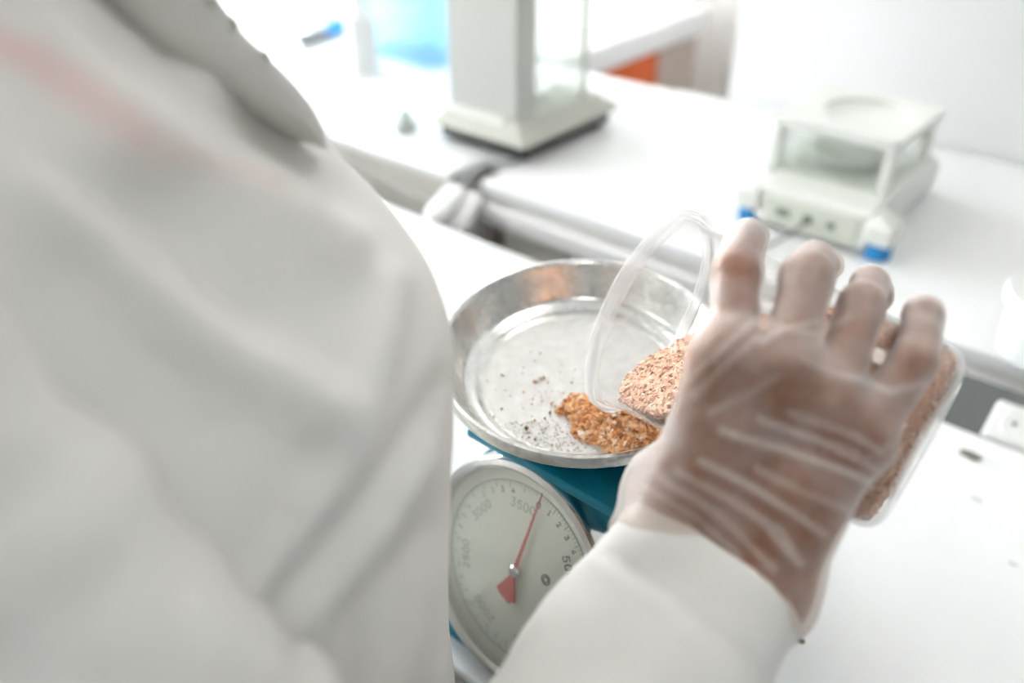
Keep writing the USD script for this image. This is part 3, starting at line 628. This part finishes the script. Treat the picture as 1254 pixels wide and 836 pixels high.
# ------------------------------------------------------------------ the person
def out_of_tub(p, r):
    """Moves a finger joint outward until it touches the tub from outside."""
    q = p - RC; s = q @ ca; v = q - s * ca; L = np.linalg.norm(v); need = crad(min(max(s, 0), CL)) + r + .0012
    return p + v / L * (need - L) if L < need and -.005 < s < CL + r else p
J = {k: at(*v) for k, v in dict(
    wl=(819, 668, .385), wr=(925, 715, .368),
    im=(894, 440, .372), mm=(962, 452, .362), rm=(1013, 490, .360), pm=(1052, 535, .362),
    ip=(901, 335, .395), mp=(988, 338, .390), rp=(1055, 374, .387), pp=(1116, 454, .374),
    id=(911, 300, .420), md=(993, 333, .424), rd=(1056, 368, .420), pd=(1123, 404, .396),
    it=(910, 322, .445), mt=(992, 360, .450), rt=(1056, 396, .444), pt=(1122, 402, .420),
    wb=(866, 530, .392), tb=(812, 598, .405), tm=(826, 580, .440), ti=(850, 560, .468), tt=(900, 575, .480)).items()}
RADII = dict(im=.0125, mm=.0125, rm=.0120, pm=.0115, ip=.0103, mp=.0108, rp=.0093, pp=.0090, id=.0085, md=.0088, rd=.0080, pd=.0078, it=.0072, mt=.0076, rt=.0074, pt=.0066, wb=.0125, tb=.0145, tm=.0115, ti=.0105, tt=.0090)
for k, r in RADII.items(): J[k] = out_of_tub(J[k], r + .0012)
ELB = lhz(-.050, .120, 1.095); SHO = lhz(-.170, .135, 1.345)
WR = (J['wl'] + J['wr']) / 2; side = (J['wr'] - J['wl']); side /= np.linalg.norm(side)
def hand(P, grow, wrist, k):
    """Field of the right hand; grow thickens it into the glove, wrist is the half thickness at the wrist."""
    g = lambda n: RADII[n] + grow
    d = rcone(P, J['wl'], J['im'], wrist, g('im'))
    for a, b, ra, rb in (('wl', 'mm', wrist, g('mm')), ('wr', 'rm', wrist, g('rm')), ('wr', 'pm', wrist, g('pm')), ('im', 'pm', g('im'), g('pm')), ('wl', 'wr', wrist, wrist),
                         ('im', 'wb', g('wb'), g('wb')), ('wb', 'tb', g('wb'), g('tb')), ('wl', 'tb', wrist, g('tb'))):
        d = smin(d, rcone(P, J[a], J[b], ra, rb), k)
    c = (J['mm'] + J['wr'] + J['wl']) / 3; d = smin(d, rcone(P, c, (J['rm'] + J['wr']) / 2, .014 + grow, .014 + grow), k)
    th = smin(rcone(P, J['tb'], J['tm'], g('tb'), g('tm')), smin(rcone(P, J['tm'], J['ti'], g('tm'), g('ti')), rcone(P, J['ti'], J['tt'], g('ti'), g('tt')), .004), .006)
    d = smin(d, th, .010)
    fg = None
    for f in 'imrp':
        e = smin(rcone(P, J[f + 'm'], J[f + 'p'], g(f + 'm') - .001, g(f + 'p')), smin(rcone(P, J[f + 'p'], J[f + 'd'], g(f + 'p'), g(f + 'd')), rcone(P, J[f + 'd'], J[f + 't'], g(f + 'd'), g(f + 't')), .004), .004)
        fg = e if fg is None else smin(fg, e, .0015 + grow * .8)
    return smin(d, fg, .008)
el, er = ELB - side * .012, ELB + side * .012
def forearm(P, w): return smin(rcone(P, J['wl'], el, w, .023), rcone(P, J['wr'], er, w, .023), .02)
allj = np.array(list(J.values()))
hlo, hhi = allj.min(0) - .035, allj.max(0) + .035
flo, fhi = hlo, hhi
skin_hand = surface(lambda P: smin(hand(P, 0, .0195, .010), forearm(P, .0195), .012), hlo, hhi, .0021)
def glove_f(P):
    d = hand(P, .0013, .0212, .014)
    d = smin(d, smin(rcone(P, J['wl'] - side * .002, el, .0205, .024), rcone(P, J['wr'] + side * .002, er, .0210, .024), .02), .014)
    d = smin(d, rcone(P, J['ip'], at(919, 287, .414), .0112, .0082), .004)                      # the loose tip of the glove's first finger
    d = smin(d, rcone(P, J['pd'], at(1121, 393, .398), .0078, .0062), .003)
    q = P - WR; a_ = q @ ((ELB - WR) / np.linalg.norm(ELB - WR)); return np.maximum(d + (meshkit.noise(P * 70, 5) - .5) * .0022, a_ - .016)
glove = surface(glove_f, hlo - .01, hhi + .01, .0021)
def vnorm(me):
    return meshkit.arrays(me, True)[2]
relax(glove, 4); relax(skin_hand, 4)
# stretched folds of the latex across the back of the hand and wrist
FOLDS = [([(968, 505), (1045, 533), (1081, 555)], 1.), ([(931, 514), (1009, 542), (1072, 574)], 1.), ([(884, 528), (959, 551), (1036, 578), (1068, 592)], 1.2), ([(859, 565), (913, 592), (972, 628), (1010, 655)], 1.1), ([(927, 574), (981, 601), (1036, 624)], .8),
         ([(831, 578), (890, 610), (936, 640), (980, 690)], .9), ([(854, 591), (905, 616), (956, 650), (973, 680)], .8), ([(820, 595), (854, 612), (901, 650), (948, 697)], .7), ([(800, 580), (880, 628), (940, 690)], .7), ([(790, 598), (850, 632), (905, 680)], .6), ([(785, 612), (840, 640), (890, 690)], .5),
         ([(838, 468), (880, 432), (925, 392)], .8), ([(850, 485), (895, 440), (930, 412)], .6), ([(1000, 394), (960, 404), (930, 420)], .9), ([(950, 400), (1000, 410), (1040, 388)], .7), ([(1058, 466), (1020, 458), (985, 440)], .8), ([(1062, 468), (1090, 480), (1130, 470)], .8), ([(870, 505), (920, 480), (950, 462)], .5), ([(1010, 540), (1060, 560), (1090, 545)], .6)]
vn = vnorm(glove); face_cam = np.clip(-(vn * ((glove.vertices - EYE) / np.linalg.norm(glove.vertices - EYE, axis=1, keepdims=True))).sum(1), 0, 1)
q = seen(glove.vertices); white = np.zeros(len(q)); lift = np.zeros(len(q))
for pl_, w in FOLDS:
    g_ = np.exp(-(polyd(q, pl_) / (3.2 + 2.2 * meshkit.noise(glove.vertices * 60, 8))) ** 2) * w * (.45 + .9 * meshkit.noise(glove.vertices * 45, 6)) * np.clip(face_cam * 2, 0, 1)
    white = np.maximum(white, g_); lift = np.maximum(lift, g_)
tipc = at(920, 284, .418); loose = 1.5 * np.exp(-(np.linalg.norm(glove.vertices - tipc, axis=1) / .013) ** 2)
for p_, s_ in ((J['mp'], .009), (J['rp'], .009), (J['pd'], .012), (at(850, 520, .385), .02), (at(800, 590, .40), .022), (J['im'], .014)):
    loose = np.maximum(loose, .55 * np.exp(-(np.linalg.norm(glove.vertices - p_, axis=1) / s_) ** 2))
glove.vertices = glove.vertices + vn * (lift * .0007)[:, None]

# coat: torso rings (lat, h and z measured from the eye), upper part fitted to the outline in the photo
D0 = .28
prof_px = [(60, -25), (95, 14), (140, 54), (255, 99), (282, 140), (298, 172), (395, 245), (443, 300), (496, 350), (536, 400), (556, 450), (556, 520), (553, 600), (550, 700), (553, 836)]
zs_, ls_ = [], []
for a, b in prof_px:
    v = FW + RT * (a - PX) / FPX - UP * (b - PY) / FPX; w = v * D0 / (v @ HH); zs_.append(EYE[2] + w[2]); ls_.append(w @ RR)
zs_ += [.94, .75, .46]; ls_ += [ls_[-1] - .001, ls_[-1] + .002, ls_[-1] + .006]
o = np.argsort(zs_); zs_, ls_ = np.array(zs_)[o], np.array(ls_)[o]
def ring(z):
    b = np.interp(z, [.46, .9, 1.1, 1.26, 1.33, 1.38, 1.42, 1.46], [.135, .115, .112, .120, .112, .090, .070, .062])
    a = np.interp(z, [.46, .9, 1.1, 1.2, 1.3, 1.36, 1.39, 1.42, 1.46], [.20, .165, .150, .155, .150, .125, .100, .075, .062])
    return np.interp(z, zs_, ls_) - b, b, a
def torso(P, off=0.):
    Q = P - EYE * np.array([1, 1, 0]); l, h, z = Q @ RR, Q @ HH, P[:, 2]
    c, b, a = ring(z); b = b + off; a = a + off
    k = np.sqrt(((l - c) / b) ** 2 + ((h - D0) / a) ** 2)
    d = (k - 1) * np.minimum(a, b)
    return np.maximum(d, .46 - z)
SHL = lhz(-.285, .415, 1.340)
def coat_f(P):
    d = smin(torso(P), rcone(P, lhz(-.195, .27, 1.375), SHO + (0, 0, .004), .046, .050), .04)
    d = smin(d, rcone(P, lhz(-.205, .29, 1.375), SHL, .046, .05), .04)
    return np.maximum(d, P[:, 2] - (1.425 + .0 * P[:, 0]))
ctr_ = lhz(-.15, .28, 0)
coat = surface(coat_f, ctr_ + (-.34, -.34, .44), ctr_ + (.34, .34, 1.45), .0068)
relax(coat, 8)
vn = vnorm(coat); q = seen(coat.vertices); ahead = ((coat.vertices - EYE) @ FW) > .03
fc = np.clip(-(vn * ((coat.vertices - EYE) / np.linalg.norm(coat.vertices - EYE, axis=1, keepdims=True))).sum(1) * 2.5, 0, 1) * ahead
# soft folds: (line, width in px, height in m)
CF = [([(-80, 120), (120, 300), (260, 420), (390, 500)], 38, 0.0084), ([(60, 60), (220, 190), (330, 240), (420, 300)], 40, 0.0070), ([(480, 350), (430, 540), (310, 690), (250, 780)], 26, 0.0070), ([(395, 560), (340, 640), (270, 720)], 20, -0.0063),
      ([(545, 470), (450, 610), (340, 745)], 16, -0.0059), ([(520, 560), (430, 690), (345, 775)], 17, 0.0053), ([(530, 640), (455, 730), (420, 850)], 18, -0.0048), ([(548, 690), (500, 780), (470, 860)], 18, 0.0042), ([(0, 180), (150, 250), (300, 380)], 40, -0.0063), ([(200, 60), (320, 170), (420, 240)], 24, -0.0042)]
dsp = np.zeros(len(q))
for ln, w, hgt_ in CF: dsp += hgt_ * np.exp(-(polyd(q, ln) / w) ** 2)
coat.vertices = coat.vertices + vn * (dsp * fc + (meshkit.fbm(coat.vertices * 9, 3, 4) - .5) * .008)[:, None]
pink = np.exp(-(polyd(q, [(-60, 15), (0, 55), (60, 100), (150, 165), (190, 190), (340, 236)]) / 17) ** 2) * np.interp(q[:, 0], [-100, 0, 160, 220, 330, 370], [1, 1, .75, .38, .40, 0]) * fc

base = lhz(-.15, .28, 0)
man = thing('person', 'person in a white lab coat and clear gloves emptying a tub', 'person', tuple(base))
# skin: head, neck, forearm and hand
HC = lhz(-.185, .30, 1.585); fd = RR * .93 + HH * .18 - ZZ * .32; fd /= np.linalg.norm(fd); hs = np.cross(ZZ, fd); hs /= np.linalg.norm(hs); hu = np.cross(fd, hs)
hp = lambda f, s, u: HC + fd * f + hs * s + hu * u
def head_f(P):
    Q = P - HC; f, s, u = Q @ fd, Q @ hs, Q @ hu
    d = (np.sqrt((f / .094) ** 2 + (s / .074) ** 2 + ((u - .015) / .098) ** 2) - 1) * .074
    d = smin(d, rcone(P, hp(.035, 0, -.045), hp(.055, 0, -.092), .052, .026), .03)
    d = smin(d, rcone(P, hp(.092, 0, .004), hp(.108, 0, -.030), .008, .012), .012)
    d = smin(d, rcone(P, hp(.088, -.022, -.063), hp(.088, .022, -.063), .006, .006), .010)
    for sg in (-1, 1):
        d = smin(d, rcone(P, hp(-.002, sg * .078, .012), hp(-.006, sg * .076, -.028), .010, .007), .008)
        d = smin(d, rcone(P, hp(.080, sg * .018, .020), hp(.074, sg * .048, .018), .007, .006), .012)
        e = np.linalg.norm(P - hp(.088, sg * .032, .0), axis=1) - .011; d = np.maximum(d, -e) if False else smin(d, e, .006)
    return smin(d, rcone(P, hp(-.02, 0, -.06), lhz(-.225, .27, 1.36), .050, .056), .03)
head = surface(head_f, HC - .30, HC + .16, .006); relax(head, 4)
arm = surface(lambda P: np.minimum(smin(forearm(P, .0195), rcone(P, ELB, SHO, .030, .042), .02), 9), np.minimum(SHO, np.minimum(ELB, WR)) - .06, np.maximum(SHO, np.maximum(ELB, WR)) + .06, .006)
obj('body', cat_([head, arm, skin_hand]), 'skin', man, smooth=True)
def hair_f(P):
    Q = P - HC; f, s, u = Q @ fd, Q @ hs, Q @ hu
    d = (np.sqrt(((f + .012) / .102) ** 2 + (s / .084) ** 2 + ((u - .022) / .106) ** 2) - 1) * .084
    d = smin(d, rcone(P, hp(-.095, 0, .0), hp(-.125, 0, -.02), .030, .028), .02)
    return np.maximum(d + (meshkit.noise(P * np.array([60, 60, 20])) - .5) * .006, .55 * f - u - .002)
obj('hair', surface(hair_f, HC - .19, HC + .15, .006), 'hair', man, smooth=True)
gp = obj('glove', glove, 'glove_latex', man, smooth=True, label='clear latex glove stretched over the pouring hand')
primvar(gp, 'white', np.clip(white * .42 + loose * .52, 0, 1))
cp = obj('lab_coat', coat, 'coat_cloth', man, smooth=True, label='white lab coat'); primvar(cp, 'pink', pink)
# right sleeve with an open cuff
CU = at(872, 688, .375); cax = (CU - ELB) / np.linalg.norm(CU - ELB)
cl, cr = at(818, 662, .383), at(924, 716, .366)
def sleeve_o(P, off):
    a = smin(rcone(P, cl, ELB - side * .006, .0240 + off, .035 + off), rcone(P, cr, ELB + side * .016, .0255 + off, .046 + off), .03)
    return smin(a, rcone(P, ELB, SHO, .052 + off, .062 + off), .03)
def sleeve_f(P):
    nz = (meshkit.fbm(P * 20, 3, 9) - .5) * .012 + (meshkit.noise(P * np.array([28, 28, 60]), 2) - .5) * .006
    s = (P - CU) @ cax
    o = sleeve_o(P, 0) + nz * np.clip(-s / .03, .15, 1)
    hem = .0012 * np.exp(-((s + .032) / .0018) ** 2); o = o + hem
    cut = np.maximum(o, s); return np.maximum(cut, -np.maximum(sleeve_o(P, -.0058) + nz * np.clip(-s / .03, .15, 1), -.018 - s))
slo = np.minimum(SHO, np.minimum(ELB, CU)) - .085; shi = np.maximum(SHO, np.maximum(ELB, CU)) + .085
sl = surface(sleeve_f, slo, shi, .0027); relax(sl, 6)
obj('sleeve', sl, 'coat_cloth', cp, smooth=True)
ELL = lhz(-.31, .42, 1.08); PKL = lhz(-.25, .37, .90)
sl2 = surface(lambda P: smin(rcone(P, SHL, ELL, .062, .050), rcone(P, ELL, PKL, .050, .040), .03) + (meshkit.fbm(P * 18, 3, 2) - .5) * .008, np.minimum(SHL, np.minimum(ELL, PKL)) - .08, np.maximum(SHL, np.maximum(ELL, PKL)) + .08, .007)
obj('sleeve', sl2, 'coat_cloth', cp, smooth=True)
# front edge of the coat with its buttons, seen past the chest
def sheet(inner, outer, th, bow=.012):
    A = np.array(inner); B = np.array(outer); k = 7; n_ = len(A); G = []
    for j in np.linspace(0, 1, k): G.append(A * (1 - j) + B * j - FW * bow * math.sin(math.pi * j))
    G = np.array(G); top = G.reshape(-1, 3); bot = top + FW * th; V = np.vstack([top, bot]); F = []; N = k * n_
    for i in range(k - 1):
        for j in range(n_ - 1):
            a, b, c, d = i * n_ + j, i * n_ + j + 1, (i + 1) * n_ + j + 1, (i + 1) * n_ + j
            F += [[a, b, c], [a, c, d], [N + a, N + c, N + b], [N + a, N + d, N + c]]
    lp = [i for i in range(n_)] + [i * n_ + n_ - 1 for i in range(1, k)] + [(k - 1) * n_ + j for j in range(n_ - 2, -1, -1)] + [i * n_ for i in range(k - 2, 0, -1)]
    for a, b in zip(lp, lp[1:] + lp[:1]): F += [[a, N + a, N + b], [a, N + b, b]]
    me = trimesh.Trimesh(V, F, process=False); me.fix_normals(); return me
def dep(p): v = FW + RT * (p[0] - PX) / FPX - UP * (p[1] - PY) / FPX; return D0 / (v @ HH)
def curve(p, n=24):
    p = np.array(p, float); s = np.r_[0, np.cumsum(np.linalg.norm(np.diff(p, axis=0), axis=1))]; u = np.linspace(0, s[-1], n); return np.stack([np.interp(u, s, p[:, k]) for k in (0, 1)], 1)
inn = curve([(-40, -110), (60, -20), (150, 66), (250, 125), (312, 150), (362, 170), (402, 182)]); out = curve([(215, -110), (255, -20), (298, 38), (345, 82), (374, 114), (391, 142), (400, 170)])
obj('lapel', sheet([at(*p, dep(p) + .034) for p in inn], [at(*p, dep(p) + .016) for p in out], .004), 'coat_cloth', cp, smooth=50)
for p in ((258, 2), (289, 26), (327, 66)):
    o_ = at(*p, dep(p) + .015); z_ = at(p[0] + 8, p[1] - 6, dep(p) + .015) - o_; z_ /= np.linalg.norm(z_); x_ = np.cross(z_, FW); x_ /= np.linalg.norm(x_)
    obj('button', lathe([(0, -.001), (.0016, -.001), (.0018, 0), (.0018, .0008), (.001, .0012), (0, .001)], 20, frame(o_, x_, np.cross(z_, x_), z_)), 'thread_dark', cp)
tr = None
for s in (-.085, .085):
    q_ = cat_([hull([lhz(-.155, .28 + s, .50), lhz(-.165, .28 + s, .30)], .072), hull([lhz(-.165, .28 + s, .40), lhz(-.175, .28 + s, .10)], .055)])
    obj('trouser_leg', q_, 'trousers', man); obj('shoe', hull([lhz(-.20, .28 + s, .035), lhz(-.19, .28 + s, .07), lhz(-.03, .28 + s * 1.2, .030)], .034), 'shoe', man)
